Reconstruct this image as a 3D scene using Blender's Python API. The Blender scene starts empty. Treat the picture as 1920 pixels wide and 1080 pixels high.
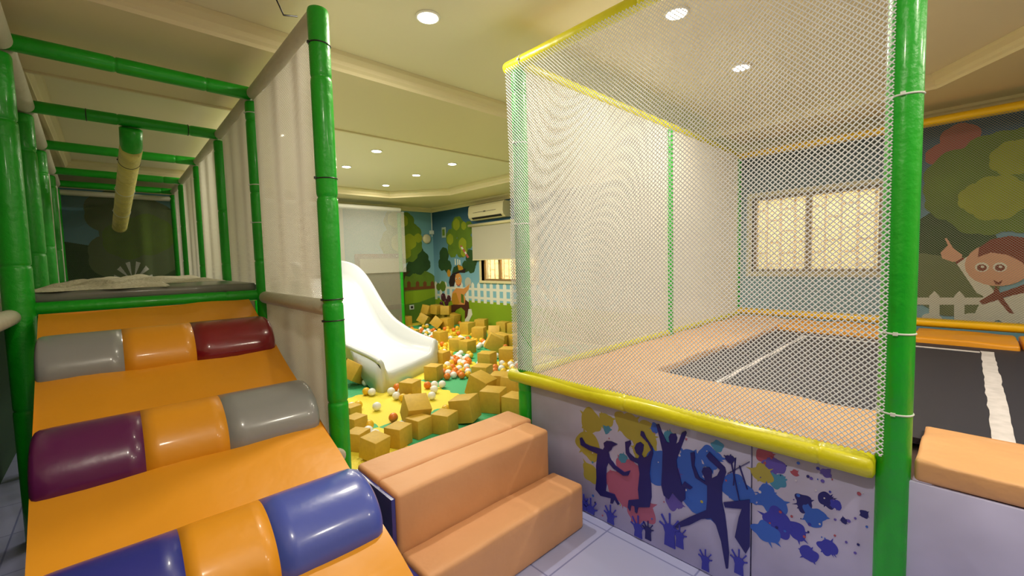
import bpy, bmesh, math, random
from mathutils import Vector, Matrix
from mathutils.geometry import tessellate_polygon
random.seed(7)
S = bpy.context.scene
COL = S.collection
PI = math.pi

# ---------------------------------------------------------------- camera
H = 1.4                       # lens height above the floor
F = 802.0                     # focal length in pixels of a 1920 wide frame
y_ = Vector((205-960, -(508-540), -F)).normalized()
x_ = Vector((1815-960, -(467-540), -F)); x_ = (x_-y_*x_.dot(y_)).normalized()
z_ = x_.cross(y_)
R3 = Matrix((x_, y_, z_))
cd = bpy.data.cameras.new('camera'); cam = bpy.data.objects.new('camera', cd); COL.objects.link(cam)
cd.sensor_width = 36; cd.lens = F/1920*36; cd.clip_start = .02
cam.matrix_world = Matrix.Translation((0, 0, H)) @ R3.to_4x4()
S.camera = cam

# ---------------------------------------------------------------- world, view
S.view_settings.view_transform = 'Standard'; S.view_settings.look = 'None'
S.view_settings.exposure = 0.0; S.view_settings.gamma = 1; S.view_settings.use_curve_mapping = False
w = bpy.data.worlds.new('world'); S.world = w; w.use_nodes = True
w.node_tree.nodes['Background'].inputs[0].default_value = (1.0, .89, .68, 1)
w.node_tree.nodes['Background'].inputs[1].default_value = 8.0

LAMPS = [(1.40, 2.13), (2.45, 1.18), (3.50, 1.19), (2.48, 5.01), (2.53, 6.05), (3.62, 6.0), (3.62, 5.03), (3.65, 7.08),
         (1.38, 5.0), (1.39, 7.1), (.2, .2), (1.4, -.9), (2.45, -1.6), (3.5, -1.3)]
WARM = (1.0, .92, .74)
LAMP_W = 22.5

# ---------------------------------------------------------------- geometry helpers
def ray(px, py): return R3 @ Vector((px-960, -(py-540), -F))
def onX(px, py, X):
    d = ray(px, py); return d*(X/d.x)+Vector((0, 0, H))
def onY(px, py, Y):
    d = ray(px, py); return d*(Y/d.y)+Vector((0, 0, H))
def onZ(px, py, Z=0.):
    d = ray(px, py); return d*((Z-H)/d.z)+Vector((0, 0, H))

def lin(h):
    h = h.lstrip('#'); c = [int(h[i:i+2], 16)/255 for i in (0, 2, 4)]
    return tuple(((v+.055)/1.055)**2.4 if v > .04045 else v/12.92 for v in c)+(1,)

MATS = {}
def mat(name, hexc, rough=.5, bump=0, bscale=20, coat=0, var=0, vscale=4, metal=0, spec=.5, stretch=None, emit=0, sheen=0, trans=0):
    if name in MATS: return MATS[name]
    m = bpy.data.materials.new(name); m.use_nodes = True; nt = m.node_tree; b = nt.nodes['Principled BSDF']
    c = lin(hexc); b.inputs['Base Color'].default_value = c; b.inputs['Roughness'].default_value = rough
    b.inputs['Metallic'].default_value = metal; b.inputs['Specular IOR Level'].default_value = spec
    b.inputs['Coat Weight'].default_value = coat; b.inputs['Coat Roughness'].default_value = .12
    if trans: b.inputs['Transmission Weight'].default_value = trans
    if emit:
        b.inputs['Emission Color'].default_value = c; b.inputs['Emission Strength'].default_value = emit
    tc = nt.nodes.new('ShaderNodeTexCoord')
    src = tc.outputs['Object']
    if stretch:
        mp = nt.nodes.new('ShaderNodeMapping'); mp.inputs['Scale'].default_value = stretch
        nt.links.new(src, mp.inputs[0]); src = mp.outputs[0]
    if bump:
        n = nt.nodes.new('ShaderNodeTexNoise'); n.inputs['Scale'].default_value = bscale; n.inputs['Detail'].default_value = 4
        nt.links.new(src, n.inputs['Vector'])
        bp = nt.nodes.new('ShaderNodeBump'); bp.inputs['Strength'].default_value = bump; bp.inputs['Distance'].default_value = .02
        nt.links.new(n.outputs[0], bp.inputs['Height']); nt.links.new(bp.outputs[0], b.inputs['Normal'])
    if var:
        n = nt.nodes.new('ShaderNodeTexNoise'); n.inputs['Scale'].default_value = vscale; n.inputs['Detail'].default_value = 3
        nt.links.new(src, n.inputs['Vector'])
        hs = nt.nodes.new('ShaderNodeHueSaturation'); hs.inputs['Color'].default_value = c
        mr = nt.nodes.new('ShaderNodeMapRange'); mr.inputs['To Min'].default_value = 1-var; mr.inputs['To Max'].default_value = 1+var
        mr.inputs['From Min'].default_value = .3; mr.inputs['From Max'].default_value = .7
        nt.links.new(n.outputs[0], mr.inputs[0]); nt.links.new(mr.outputs[0], hs.inputs['Value'])
        nt.links.new(hs.outputs[0], b.inputs['Base Color'])
    MATS[name] = m; return m

GREEN = mat('green_vinyl_foam', '#0fa51a', .4, .35, 18, coat=.2, var=.08)
YEL = mat('yellow_vinyl_foam', '#d2cc14', .4, .3, 14, coat=.2, var=.06)
YEL2 = mat('faded_yellow_foam', '#d6ca72', .45, .5, 30, var=.15, vscale=8)
YELB = mat('golden_yellow_vinyl', '#eebe10', .35, .15, 14, coat=.3)
ORANGE = mat('orange_vinyl', '#e0951c', .42, .4, 4, coat=.2, var=.05, vscale=2)
PADO = mat('light_orange_vinyl', '#daa472', .5, .8, 6, coat=.08, var=.05, vscale=2)
STEPO = mat('tan_orange_vinyl', '#d49c70', .55, .5, 5, coat=.0, var=.05, vscale=2)
GREYV = mat('grey_vinyl', '#8d8d8f', .3, .2, 6, coat=.5)
MAROON = mat('maroon_vinyl', '#7d0c1e', .28, .2, 6, coat=.6)
PURPLE = mat('plum_vinyl', '#5c1350', .32, .2, 6, coat=.4)
BLUEV = mat('blue_vinyl', '#4a58b4', .32, .2, 6, coat=.4)
NAVY = mat('navy_vinyl', '#252a86', .35, .2, 6, coat=.3)
WFOAM = mat('white_foam_sleeve', '#c9c4b2', .5, .3, 20, var=.06)
NETW = mat('white_net_cord', '#dcdee4', .7)
NETF = mat('fine_white_net_cord', '#e6e2d6', .8)
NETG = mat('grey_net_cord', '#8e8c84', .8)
BLACK = mat('black_plastic', '#15151a', .4)
TIEW = mat('white_plastic_tie', '#d8dcd8', .4)
BED = mat('black_trampoline_weave', '#282735', .6, .15, 300)
TAPE = mat('white_tape', '#c9c3c8', .6, var=.12, vscale=20)
CREAM = mat('cream_paint', '#e2d6ae', .6, .03, 60)
CEILM = mat('ceiling_paint', '#ebe3c6', .7, .02, 60)
FLOORT = mat('floor_tile_pale', '#aeb2dd', .3, 0)
PANELW = mat('panel_print_ground', '#b4b2dc', .45, .05, 5, var=.08, vscale=5)
SLIDEW = mat('white_glass_fibre', '#cfd3da', .3, .05, 4, coat=.3)
WOODB = mat('brown_frame', '#5d2a12', .45)
GREYMAT = mat('grey_deck_vinyl', '#6e7068', .3, .2, 8, coat=.3, var=.2, vscale=5)
CLOTH = mat('off_white_netting', '#cdc6b0', .8, .6, 40)
MATY = mat('yellow_foam_mat', '#e8d63e', .6, .3, 90)
MATG = mat('green_foam_mat', '#3faa72', .6, .3, 90)
CUBE = mat('mustard_foam_cube', '#c9a338', .55, .12, 30, var=.06, vscale=5)
BALLW = mat('white_ball_plastic', '#eeeef2', .3)
BALLY = mat('yellow_ball_plastic', '#e8b92c', .3)
BALLO = mat('orange_ball_plastic', '#e07a28', .3)
ACW = mat('air_conditioner_plastic', '#d6cdaa', .4)
BLIND = mat('blind_fabric', '#b9b4a4', .8)
DARK = mat('dark_gap', '#16120e', .8)
LIGHTM = mat('lamp_diffuser', '#fff6e0', .5, emit=14)

def tag(o, label=None, cat=None, group=None, kind=None):
    if label: o['label'] = label
    if cat: o['category'] = cat
    if group: o['group'] = group
    if kind: o['kind'] = kind
    return o

def empty(name, loc, label=None, cat=None, group=None, rz=0):
    o = bpy.data.objects.new(name, None); COL.objects.link(o); o.location = loc; o.rotation_euler.z = rz
    o.empty_display_size = .1
    return tag(o, label, cat, group)

class MB:
    def __init__(s): s.v = []; s.f = []; s.m = []; s.mats = []; s.sm = []
    def mi(s, m):
        if m not in s.mats: s.mats.append(m)
        return s.mats.index(m)
    def add(s, vs, fs, m, smooth=False):
        k = len(s.v); i = s.mi(m); s.v += [tuple(v) for v in vs]
        for f in fs: s.f.append(tuple(k+a for a in f)); s.m.append(i); s.sm.append(smooth)
    def frombm(s, bm, m, smooth=False):
        bm.verts.index_update()
        s.add([v.co[:] for v in bm.verts], [[v.index for v in f.verts] for f in bm.faces], m, smooth); bm.free()
    def box(s, a, b, m, bev=0, seg=2, M=None):
        bm = bmesh.new(); bmesh.ops.create_cube(bm, size=1)
        for v in bm.verts: v.co = Vector([(a[i]+b[i])/2+v.co[i]*(b[i]-a[i]) for i in range(3)])
        if bev: bmesh.ops.bevel(bm, geom=bm.edges[:], offset=bev, segments=seg, profile=.5, affect='EDGES')
        if M: bm.transform(M)
        s.frombm(bm, m, bool(bev))
    def lathe(s, a, b, prof, m, n=20, smooth=True):
        """profile: list of (t 0..1, radius) along a -> b"""
        a = Vector(a); b = Vector(b); d = (b-a); dn = d.normalized()
        u = dn.orthogonal().normalized(); v = dn.cross(u)
        vs = []; fs = []
        for t, r in prof:
            c = a+d*t
            for k in range(n):
                q = 2*PI*k/n; vs.append(c+(u*math.cos(q)+v*math.sin(q))*r)
        for j in range(len(prof)-1):
            for k in range(n):
                k2 = (k+1) % n; fs.append((j*n+k, j*n+k2, (j+1)*n+k2, (j+1)*n+k))
        fs.append(tuple(range(n))[::-1]); fs.append(tuple((len(prof)-1)*n+k for k in range(n)))
        s.add(vs, fs, m, smooth)
    def tube(s, pts, r, m, n=10):
        pts = [Vector(p) for p in pts]; vs = []; fs = []
        for i, p in enumerate(pts):
            d = (pts[min(i+1, len(pts)-1)]-pts[max(i-1, 0)]).normalized()
            u = d.cross(Vector((.13, .21, .97))).normalized(); v = d.cross(u)
            for k in range(n):
                q = 2*PI*k/n; vs.append(p+(u*math.cos(q)+v*math.sin(q))*r)
        for j in range(len(pts)-1):
            for k in range(n):
                k2 = (k+1) % n; fs.append((j*n+k, j*n+k2, (j+1)*n+k2, (j+1)*n+k))
        fs.append(tuple(range(n))[::-1]); fs.append(tuple((len(pts)-1)*n+k for k in range(n)))
        s.add(vs, fs, m, True)
    def ring(s, c, ax, R, r, m, n=24, k=6):
        c = Vector(c); ax = Vector(ax).normalized(); u = ax.orthogonal().normalized(); v = ax.cross(u); vs = []; fs = []
        for i in range(n):
            q = 2*PI*i/n; e = u*math.cos(q)+v*math.sin(q)
            for j in range(k):
                p = 2*PI*j/k; vs.append(c+e*(R+r*math.cos(p))+ax*r*math.sin(p))
        for i in range(n):
            for j in range(k):
                fs.append((i*k+j, ((i+1) % n)*k+j, ((i+1) % n)*k+(j+1) % k, i*k+(j+1) % k))
        s.add(vs, fs, m, True)
    def poly(s, pts, nrm, th, m):
        """flat polygon pts (world) extruded along nrm by th"""
        nrm = Vector(nrm); pts = [Vector(p) for p in pts]; n = len(pts)
        tris = tessellate_polygon([pts]); vs = pts+[p+nrm*th for p in pts]
        fs = [tuple(t) for t in tris]+[tuple(n+a for a in t)[::-1] for t in tris]
        fs += [(i, (i+1) % n, n+(i+1) % n, n+i) for i in range(n)]
        s.add(vs, fs, m)
    def build(s, name, parent=None, origin=None, normals=True):
        me = bpy.data.meshes.new(name)
        o0 = Vector(origin) if origin is not None else Vector((0, 0, 0))
        if parent is not None and origin is None: o0 = world_of(parent)
        me.from_pydata([(v[0]-o0.x, v[1]-o0.y, v[2]-o0.z) for v in s.v], [], s.f)
        for m in s.mats: me.materials.append(m)
        me.polygons.foreach_set('material_index', s.m); me.polygons.foreach_set('use_smooth', s.sm)
        me.update()
        if normals:
            bm = bmesh.new(); bm.from_mesh(me); bmesh.ops.recalc_face_normals(bm, faces=bm.faces[:]); bm.to_mesh(me); bm.free()
        o = bpy.data.objects.new(name, me); COL.objects.link(o)
        if parent is not None:
            o.parent = parent
            if origin is not None: o.location = o0-world_of(parent)
        else: o.location = o0
        return o

def world_of(o):
    p = Vector(o.location)
    while o.parent: o = o.parent; p += Vector(o.location)
    return p

def foam_post(parent, a, b, r, m, name='post', seam=.46, ties=(), tiem=None, phase=0., mitre=False):
    """foam sleeved pipe with sleeve joints, slight dents and cable ties as sub-parts"""
    a = Vector(a); b = Vector(b); L = (b-a).length; prof = [(0, r*.55), (0.0, r*.9), (.012/L, r)]
    s_ = phase+seam
    while s_ < L-.05:
        for ds, k in ((-.02, 1), (-.006, .97), (0, .87), (.006, .97), (.02, 1)): prof.append(((s_+ds)/L, r*k*(1+random.uniform(-.012, .012))))
        s_ += seam*random.uniform(.92, 1.08)
    prof += [(1-.02/L, r), (1-.006/L, r*.92), (1, r*.6)]
    mb = MB(); mb.lathe(a, b, prof, m, 24); o = mb.build(name, parent)
    for z, tm in ties:
        t = MB(); c = a+(b-a).normalized()*z
        t.ring(c, (b-a)+Vector((random.uniform(-.1, .1), random.uniform(-.1, .1), 0)), r*1.01, .0032, tm)
        t.box((c.x-r-.008, c.y-.006, c.z-.004), (c.x-r+.002, c.y+.006, c.z+.006), tm)
        t.build('cable_tie', o)
    return o

def net(parent, name, O, U, V, W_, H_, pitch, r, m, disp=None, seg=0, sides=3):
    """knotted diamond net: two families of diagonal cords clipped to a W x H rectangle"""
    O = Vector(O); U = Vector(U).normalized(); V = Vector(V).normalized(); N = U.cross(V)
    vs = []; fs = []
    for fam in (0, 1):
        c = -H_ if fam else 0
        c += pitch/2
        end = W_ if fam else W_+H_
        while c < end:
            if fam == 0: # u+v=c
                u0 = max(0, c-H_); u1 = min(W_, c); p = (u0, c-u0); q = (u1, c-u1)
            else:        # u-v=c
                u0 = max(0, c); u1 = min(W_, c+H_); p = (u0, u0-c); q = (u1, u1-c)
            c += pitch
            if u1-u0 < 1e-4: continue
            L = u1-u0; n = max(1, int(L/seg)) if seg else 1
            side = ((U-V) if fam == 0 else (U+V)).normalized(); side = side.cross(N).normalized()
            base = len(vs)
            for i in range(n+1):
                t = i/n; uu = p[0]+(q[0]-p[0])*t; vv = p[1]+(q[1]-p[1])*t
                P = O+U*uu+V*vv
                if disp: P = P+N*disp(uu, vv)
                for k in range(sides):
                    a = 2*PI*k/sides+fam; vs.append(P+side*(r*math.cos(a))+N*(r*math.sin(a)))
            for i in range(n):
                for k in range(sides):
                    k2 = (k+1) % sides; fs.append((base+i*sides+k, base+i*sides+k2, base+(i+1)*sides+k2, base+(i+1)*sides+k))
    mb = MB(); mb.add(vs, fs, m); return mb.build(name, parent, normals=False)

# ================================================================ SETTING
XR, YB, XL, YN = 5.7, 8.8, -.62, -2.6
ZC, ZS = 2.79, 2.68

def struct(mb, name, parent=None):
    o = mb.build(name, parent)
    if parent is None: o['kind'] = 'structure'
    return o

# floor: pale tiles with joints
nt = FLOORT.node_tree; b = nt.nodes['Principled BSDF']
tc = nt.nodes.new('ShaderNodeTexCoord'); br = nt.nodes.new('ShaderNodeTexBrick'); mp = nt.nodes.new('ShaderNodeMapping')
mp.inputs['Rotation'].default_value = (0, 0, 0); mp.inputs['Location'].default_value = (.02, .12, 0)
nt.links.new(tc.outputs['Object'], mp.inputs[0]); nt.links.new(mp.outputs[0], br.inputs[0])
br.offset = 0; br.inputs['Color1'].default_value = lin('#a6abdc'); br.inputs['Color2'].default_value = lin('#aeb2de'); br.inputs['Mortar'].default_value = lin('#7d82b8')
br.inputs['Scale'].default_value = 1; br.inputs['Brick Width'].default_value = .45; br.inputs['Row Height'].default_value = .45; br.inputs['Mortar Size'].default_value = .004
nt.links.new(br.outputs[0], b.inputs['Base Color'])
m = MB(); m.box((XL-.2, YN-.2, -.1), (XR+.2, YB+.2, 0), FLOORT); struct(m, 'floor')

# ceiling: flat soffit with two raised trays
def rounded_tray(x0, x1, y0, y1, ch):
    return [(x0, y0), (x1-ch, y0), (x1, y0+ch), (x1, y1-ch), (x1-ch, y1), (x0, y1)]
m = MB()
m.box((XL-.2, YN-.2, ZC), (XR+.2, YB+.2, ZC+.1), CEILM)
trayA = [(-.33, -2.0), (4.2, -2.0), (4.2, -.35), (4.9, .2), (4.9, 2.3), (4.35, 2.9), (-.33, 2.9)]
trayB = [(-.33, 4.1), (4.35, 4.1), (4.8, 4.6), (4.8, 6.75), (4.05, 7.7), (-.33, 7.7)]
outer = [(XL-.2, YN-.2), (XR+.2, YN-.2), (XR+.2, YB+.2), (XL-.2, YB+.2)]
loops = [[Vector((x, y, ZS)) for x, y in outer], [Vector((x, y, ZS)) for x, y in trayA], [Vector((x, y, ZS)) for x, y in trayB]]
flat = [v for l in loops for v in l]; tris = tessellate_polygon(loops)
m.add(flat, [tuple(t) for t in tris], CREAM)
for tr in (trayA, trayB):
    n = len(tr); vs = [(x, y, ZS) for x, y in tr]+[(x, y, ZC) for x, y in tr]
    m.add(vs, [(i, (i+1) % n, n+(i+1) % n, n+i) for i in range(n)], CREAM)
struct(m, 'ceiling')
# mouldings round the trays and along the walls
def cornice(path, prof, closed, name, z):
    """sweep a small stepped profile (out, up) along a plan path"""
    pts = [Vector((x, y, 0)) for x, y in path]; n = len(pts); vs = []; k = len(prof); fs = []
    for i in range(n):
        a = pts[i-1] if (closed or i > 0) else pts[i]; c = pts[(i+1) % n] if (closed or i < n-1) else pts[i]
        d1 = (pts[i]-a).normalized() if (pts[i]-a).length > 0 else (c-pts[i]).normalized()
        d2 = (c-pts[i]).normalized() if (c-pts[i]).length > 0 else d1
        n1 = Vector((d1.y, -d1.x, 0)); n2 = Vector((d2.y, -d2.x, 0)); nn = (n1+n2).normalized(); s = 1/max(.4, nn.dot(n1))
        for o_, u in prof: vs.append(pts[i]-nn*o_*s+Vector((0, 0, z+u)))
    for i in range(n if closed else n-1):
        j = (i+1) % n
        for q in range(k): fs.append((i*k+q, i*k+(q+1) % k, j*k+(q+1) % k, j*k+q))
    mb = MB(); mb.add(vs, fs, CREAM); return struct(mb, name)
profT = [(0, 0), (.012, 0), (.02, .02), (.035, .035), (.04, .06), (.07, .085), (.075, .109), (0, .109)]
cornice(trayA, profT, True, 'trim_1', ZS)
cornice(trayB, profT, True, 'trim_2', ZS)
profW = [(0, 0), (-.02, 0), (-.03, -.03), (-.07, -.05), (-.1, -.09), (-.1, -.1), (0, -.1)]
profW = [(0, -.09), (.018, -.09), (.022, -.06), (.05, -.035), (.085, -.025), (.09, 0), (0, 0)]
cornice([(XR, YN), (XR, YB), (XL, YB), (XL, YN)], profW, False, 'trim_3', ZS)
profE = [(-.004, -.0), (-.004, -.014), (.022, -.014), (.022, 0)]
cornice(trayB, profE, True, 'trim_4', ZS)

# walls (mural sky paint: darker blue at the top, lighter lower down, as it is painted)
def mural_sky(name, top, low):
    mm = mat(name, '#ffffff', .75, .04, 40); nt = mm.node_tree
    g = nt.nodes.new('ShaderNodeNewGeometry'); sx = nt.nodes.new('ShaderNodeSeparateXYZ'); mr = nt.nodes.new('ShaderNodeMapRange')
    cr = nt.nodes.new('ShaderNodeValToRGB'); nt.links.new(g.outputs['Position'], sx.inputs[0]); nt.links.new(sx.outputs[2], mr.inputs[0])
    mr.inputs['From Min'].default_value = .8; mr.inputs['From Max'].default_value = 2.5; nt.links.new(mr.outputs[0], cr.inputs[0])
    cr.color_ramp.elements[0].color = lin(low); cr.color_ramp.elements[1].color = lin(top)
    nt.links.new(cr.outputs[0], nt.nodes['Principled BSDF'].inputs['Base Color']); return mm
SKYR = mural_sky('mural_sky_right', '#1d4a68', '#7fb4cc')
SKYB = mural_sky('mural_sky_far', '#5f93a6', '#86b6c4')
BEIGE = mat('beige_wall_paint', '#b3a98c', .7)

# right wall with two window holes
WIN = [(.60, 1.80, 1.19, 2.08), (5.40, 7.0, 1.0, 1.95)]   # y0 y1 z0 z1
def wall_with_holes(X0, X1, y0, y1, z0, z1, holes, m_):
    mb = MB(); ys = sorted({y0, y1, *[h[0] for h in holes], *[h[1] for h in holes]})
    for i in range(len(ys)-1):
        a, b_ = ys[i], ys[i+1]; hs = [h for h in holes if h[0] <= a+1e-6 and h[1] >= b_-1e-6]
        if not hs: mb.box((X0, a, z0), (X1, b_, z1), m_)
        else:
            mb.box((X0, a, z0), (X1, b_, hs[0][2]), m_); mb.box((X0, a, hs[0][3]), (X1, b_, z1), m_)
    return mb
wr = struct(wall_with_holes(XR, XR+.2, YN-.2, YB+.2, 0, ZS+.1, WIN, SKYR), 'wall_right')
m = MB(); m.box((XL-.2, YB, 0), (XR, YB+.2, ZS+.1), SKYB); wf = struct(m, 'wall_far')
m = MB(); m.box((XL-.2, YN, 0), (XL, YB, ZS+.1), BEIGE); wl = struct(m, 'wall_left'); m = MB(); m.box((XL, YN, 0), (XL+.002, YB, 1.25), mat('mural_deep_green', '#173a20', .8)); m.build('painted_dado', wl)
m = MB(); m.box((XL-.2, YN-.2, 0), (XR, YN, ZS+.1), BEIGE); struct(m, 'wall_near')

# windows
ALU = mat('window_aluminium', '#a98c5e', .45, metal=.2)
CREAMF = mat('window_surround', '#d8cda6', .6)
GRILLE = mat('pinkish_grille_steel', '#c9673c', .5)
def glass_mat():
    m_ = bpy.data.materials.new('patterned_glass'); m_.use_nodes = True; nt = m_.node_tree; nt.nodes.clear()
    o = nt.nodes.new('ShaderNodeOutputMaterial'); mx = nt.nodes.new('ShaderNodeMixShader'); t = nt.nodes.new('ShaderNodeBsdfTransparent'); tl = nt.nodes.new('ShaderNodeBsdfTranslucent')
    gl = nt.nodes.new('ShaderNodeBsdfGlossy'); gl.inputs[1].default_value = .1; m2 = nt.nodes.new('ShaderNodeMixShader'); m2.inputs[0].default_value = .04
    t.inputs[0].default_value = (1, .97, .88, 1); tl.inputs[0].default_value = (1, .93, .76, 1); mx.inputs[0].default_value = .3
    nt.links.new(t.outputs[0], mx.inputs[1]); nt.links.new(tl.outputs[0], mx.inputs[2])
    nt.links.new(mx.outputs[0], m2.inputs[1]); nt.links.new(gl.outputs[0], m2.inputs[2]); nt.links.new(m2.outputs[0], o.inputs[0]); return m_
GLASS = glass_mat()
for k, (y0, y1, z0, z1) in enumerate(WIN):
    r = empty('window_%d' % (k+1), (XR, (y0+y1)/2, z0)); r['kind'] = 'structure'
    f = MB(); X0, X1 = XR+.07, XR+.12; t = .035
    mids = [(y0+y1)/2+.04] if k == 0 else [5.93, 6.5]
    f.box((X0, y0, z0), (X1, y0+t, z1), ALU); f.box((X0, y1-t, z0), (X1, y1, z1), ALU)
    f.box((X0, y0+t, z0), (X1, y1-t, z0+t), ALU); f.box((X0, y0+t, z1-t), (X1, y1-t, z1), ALU)
    for q in mids: f.box((X0-.01, q-.03, z0+t), (X1, q+.03, z1-t), ALU)
    f.build('window_frame', r)
    s = MB(); e = .05
    s.box((XR-.02, y0-e, z0-e), (XR+.07, y0, z1+e), CREAMF); s.box((XR-.02, y1, z0-e), (XR+.07, y1+e, z1+e), CREAMF)
    s.box((XR-.03, y0-e, z0-e), (XR+.07, y1+e, z0), CREAMF); s.box((XR-.02, y0, z1), (XR+.07, y1, z1+e), CREAMF)
    s.build('window_surround', r)
    qs = [y0+t]+mids+[y1-t]
    for a, b_ in zip(qs[:-1], qs[1:]):
        g = MB(); g.box((XR+.09, a, z0+t), (XR+.094, b_, z1-t), GLASS); g.build('window_pane', r)
    # burglar grille of staggered H shapes outside
    gm = MB(); xg = XR+.17; yy = y0+.06; col = 0; w_ = .02
    while yy < y1:
        gm.box((xg, yy, z0), (xg+.015, yy+w_, z1), GRILLE)
        zz = z0+.08+(col % 2)*.13
        while zz < z1-.02: gm.box((xg, yy+w_, zz), (xg+.015, min(yy+.145, y1), zz+w_), GRILLE); zz += .26
        yy += .145; col += 1
    gm.build('window_grille', r)
# sunlit boundary wall outside
OUT = mat('sunlit_boundary_wall', '#f4e2b4', .8)
m = MB(); m.box((7.0, -4, -.1), (7.2, 10.5, 2.6), OUT); struct(m, 'boundary_wall')
m = MB(); m.box((XR+.21, -4, -.12), (7.0, 10.5, -.02), OUT); struct(m, 'outside_ground')

# ---------------------------------------------------------------- murals on the walls
G1 = mat('mural_light_green', '#8d9a1c', .8, 0, var=.12, vscale=3); G2 = mat('mural_mid_green', '#5c7a1c', .8, var=.12, vscale=4); G3 = mat('mural_dark_green', '#25481c', .8, var=.15, vscale=5)
GR1 = mat('mural_grass', '#7fa012', .8, var=.08, vscale=1.5); GR2 = mat('mural_grass_dark', '#4f7a1a', .8, var=.1, vscale=2); GR3 = mat('mural_hill', '#8f9e2a', .8)
MW = mat('mural_white', '#dcdcd4', .8); MBR = mat('mural_brown', '#50240f', .8); MBR2 = mat('mural_fence_brown', '#6e3c14', .8)
MSK = mat('mural_skin', '#d9944f', .8); MSK2 = mat('mural_pale_skin', '#d8a488', .8); MHR = mat('mural_auburn_hair', '#7a3020', .8); MDK = mat('mural_dark_hair', '#241416', .8)
MPU = mat('mural_plum', '#4c1f2c', .8); MRD = mat('mural_red', '#b35a56', .8); MGO = mat('mural_gold', '#c08a20', .8); MTR = mat('mural_trunk', '#3b3012', .8); MGY = mat('mural_grey_green', '#5f7046', .8)
MFL = mat('mural_flowers', '#93507a', .8)
class Mural:
    def __init__(s, plane, val, sgn, th=.00015): s.th = th; s.pl = plane; s.val = val; s.mb = MB(); s.k = 1; s.n = Vector((sgn, 0, 0)) if plane == 'X' else Vector((0, sgn, 0)); s.q = lambda a, b: (a, b)
    def pt(s, a, b):
        px, py = s.q(a, b); return (onX if s.pl == 'X' else onY)(px, py, s.val)
    def add(s, pts, m_):
        s.k += 1; s.mb.poly([p for p in pts], s.n, s.th*s.k, m_)
    def P(s, pts, m_): s.add([s.pt(*p) for p in pts], m_)
    def disc(s, cx, cy, r, m_, lobes=0, sq=1):
        c = s.pt(cx, cy); rr = abs(s.pt(cx, cy-r).z-c.z); t = Vector((0, 1, 0)) if s.pl == 'X' else Vector((1, 0, 0)); pts = []
        n = 40 if lobes else 22
        for i in range(n):
            a = 2*PI*i/n; k = 1+(.09*abs(math.sin(lobes*a/2)) if lobes else 0); pts.append(c+t*math.cos(a)*rr*k*sq+Vector((0, 0, math.sin(a)*rr*k)))
        s.add(pts, m_)
    def rect(s, h0, h1, z0, z1, m_):
        f = (lambda h, z: Vector((s.val, h, z))) if s.pl == 'X' else (lambda h, z: Vector((h, s.val, z)))
        s.add([f(h0, z0), f(h1, z0), f(h1, z1), f(h0, z1)], m_)
    def fence(s, h0, h1, step, w_, z0, z1, m_):
        f = (lambda h, z: Vector((s.val, h, z))) if s.pl == 'X' else (lambda h, z: Vector((h, s.val, z)))
        s.rect(h0, h1, z0+(z1-z0)*.18, z0+(z1-z0)*.3, m_); s.rect(h0, h1, z0+(z1-z0)*.6, z0+(z1-z0)*.72, m_)
        h = h0; s.k += 1
        while h < h1:
            s.mb.poly([f(h, z0), f(h+w_, z0), f(h+w_, z1-w_*.5), f(h+w_/2, z1), f(h, z1-w_*.5)], s.n, s.th*s.k, m_); h += step

# far wall (Y = 8.8)
M1 = Mural('Y', YB, -1)
M1.rect(XL, XR, .0, .78, GR1); M1.rect(2.0, XR, 0, .42, GR2)
M1.q = lambda a, b: (740+a/4.32, 370+b/4.32)
M1.disc(200, 740, 150, G2, sq=1.3); M1.disc(60, 740, 110, G2)
for px_ in (35, 115, 185, 245, 305): M1.P([(px_-14, 735), (px_-14, 690), (px_, 676), (px_+14, 690), (px_+14, 735)], MBR2)
M1.P([(0, 735), (333, 715), (333, 738), (0, 760)], MBR2)
M1.P([(0, 772), (333, 740), (333, 870), (0, 940)], GR1)
M1.P([(0, 880), (200, 850), (333, 800), (333, 1010), (0, 1050)], GR2)
for d in ((220, 500, 62), (180, 450, 60), (245, 545, 50), (150, 560, 55), (200, 580, 45), (110, 600, 40)): M1.disc(*d, G3, 7)
M1.P([(70, 700), (85, 640), (130, 590), (90, 610), (60, 560), (40, 700)], MTR)
for d in ((10, 200, 100), (90, 200, 75), (140, 300, 85), (150, 390, 80), (60, 420, 110), (0, 380, 120), (130, 460, 60)): M1.disc(*d, G2, 7)
for d in ((60, 190, 50), (0, 180, 60), (120, 360, 60), (40, 370, 70), (190, 330, 35), (90, 450, 45)): M1.disc(*d, G1, 6)
# corridor end part of the same wall
M1.q = lambda a, b: (a, b)
M1.P([(100, 560), (330, 560), (330, 490), (230, 470), (100, 450)], G3)
for d in ((262, 425, 55), (230, 480, 45), (215, 400, 40), (290, 470, 45)): M1.disc(*d, MGY, 6)
for d in ((240, 450, 34), (278, 440, 36)): M1.disc(*d, G2, 6)
for a in range(6):
    q = PI*(.08+.17*a); c = (250, 528)
    M1.P([(c[0]+9*math.cos(q), c[1]-9*math.sin(q)), (c[0]+38*math.cos(q-.12), c[1]-38*math.sin(q-.12)), (c[0]+38*math.cos(q+.12), c[1]-38*math.sin(q+.12))], MW)
# pieces seen through the tower's lower net
M1.rect(.9, 3.55, .0, .9, mat('mural_pinkish_ground', '#b39a80', .8)); M1.rect(.9, 3.55, .9, 2.55, mat('mural_pale_band', '#c4c2ba', .8))
for cx in (683, 706, 731): M1.disc(cx, 546, 11, MBR2); M1.disc(cx, 546, 6, MSK)
for cx in (706, 730): M1.P([(cx-9, 566), (cx+9, 563), (cx+9, 571), (cx-9, 575)], MBR2)
mo = M1.mb.build('mural_painting', wf); mo['label'] = 'painted trees, brown fence and green hills'

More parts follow.
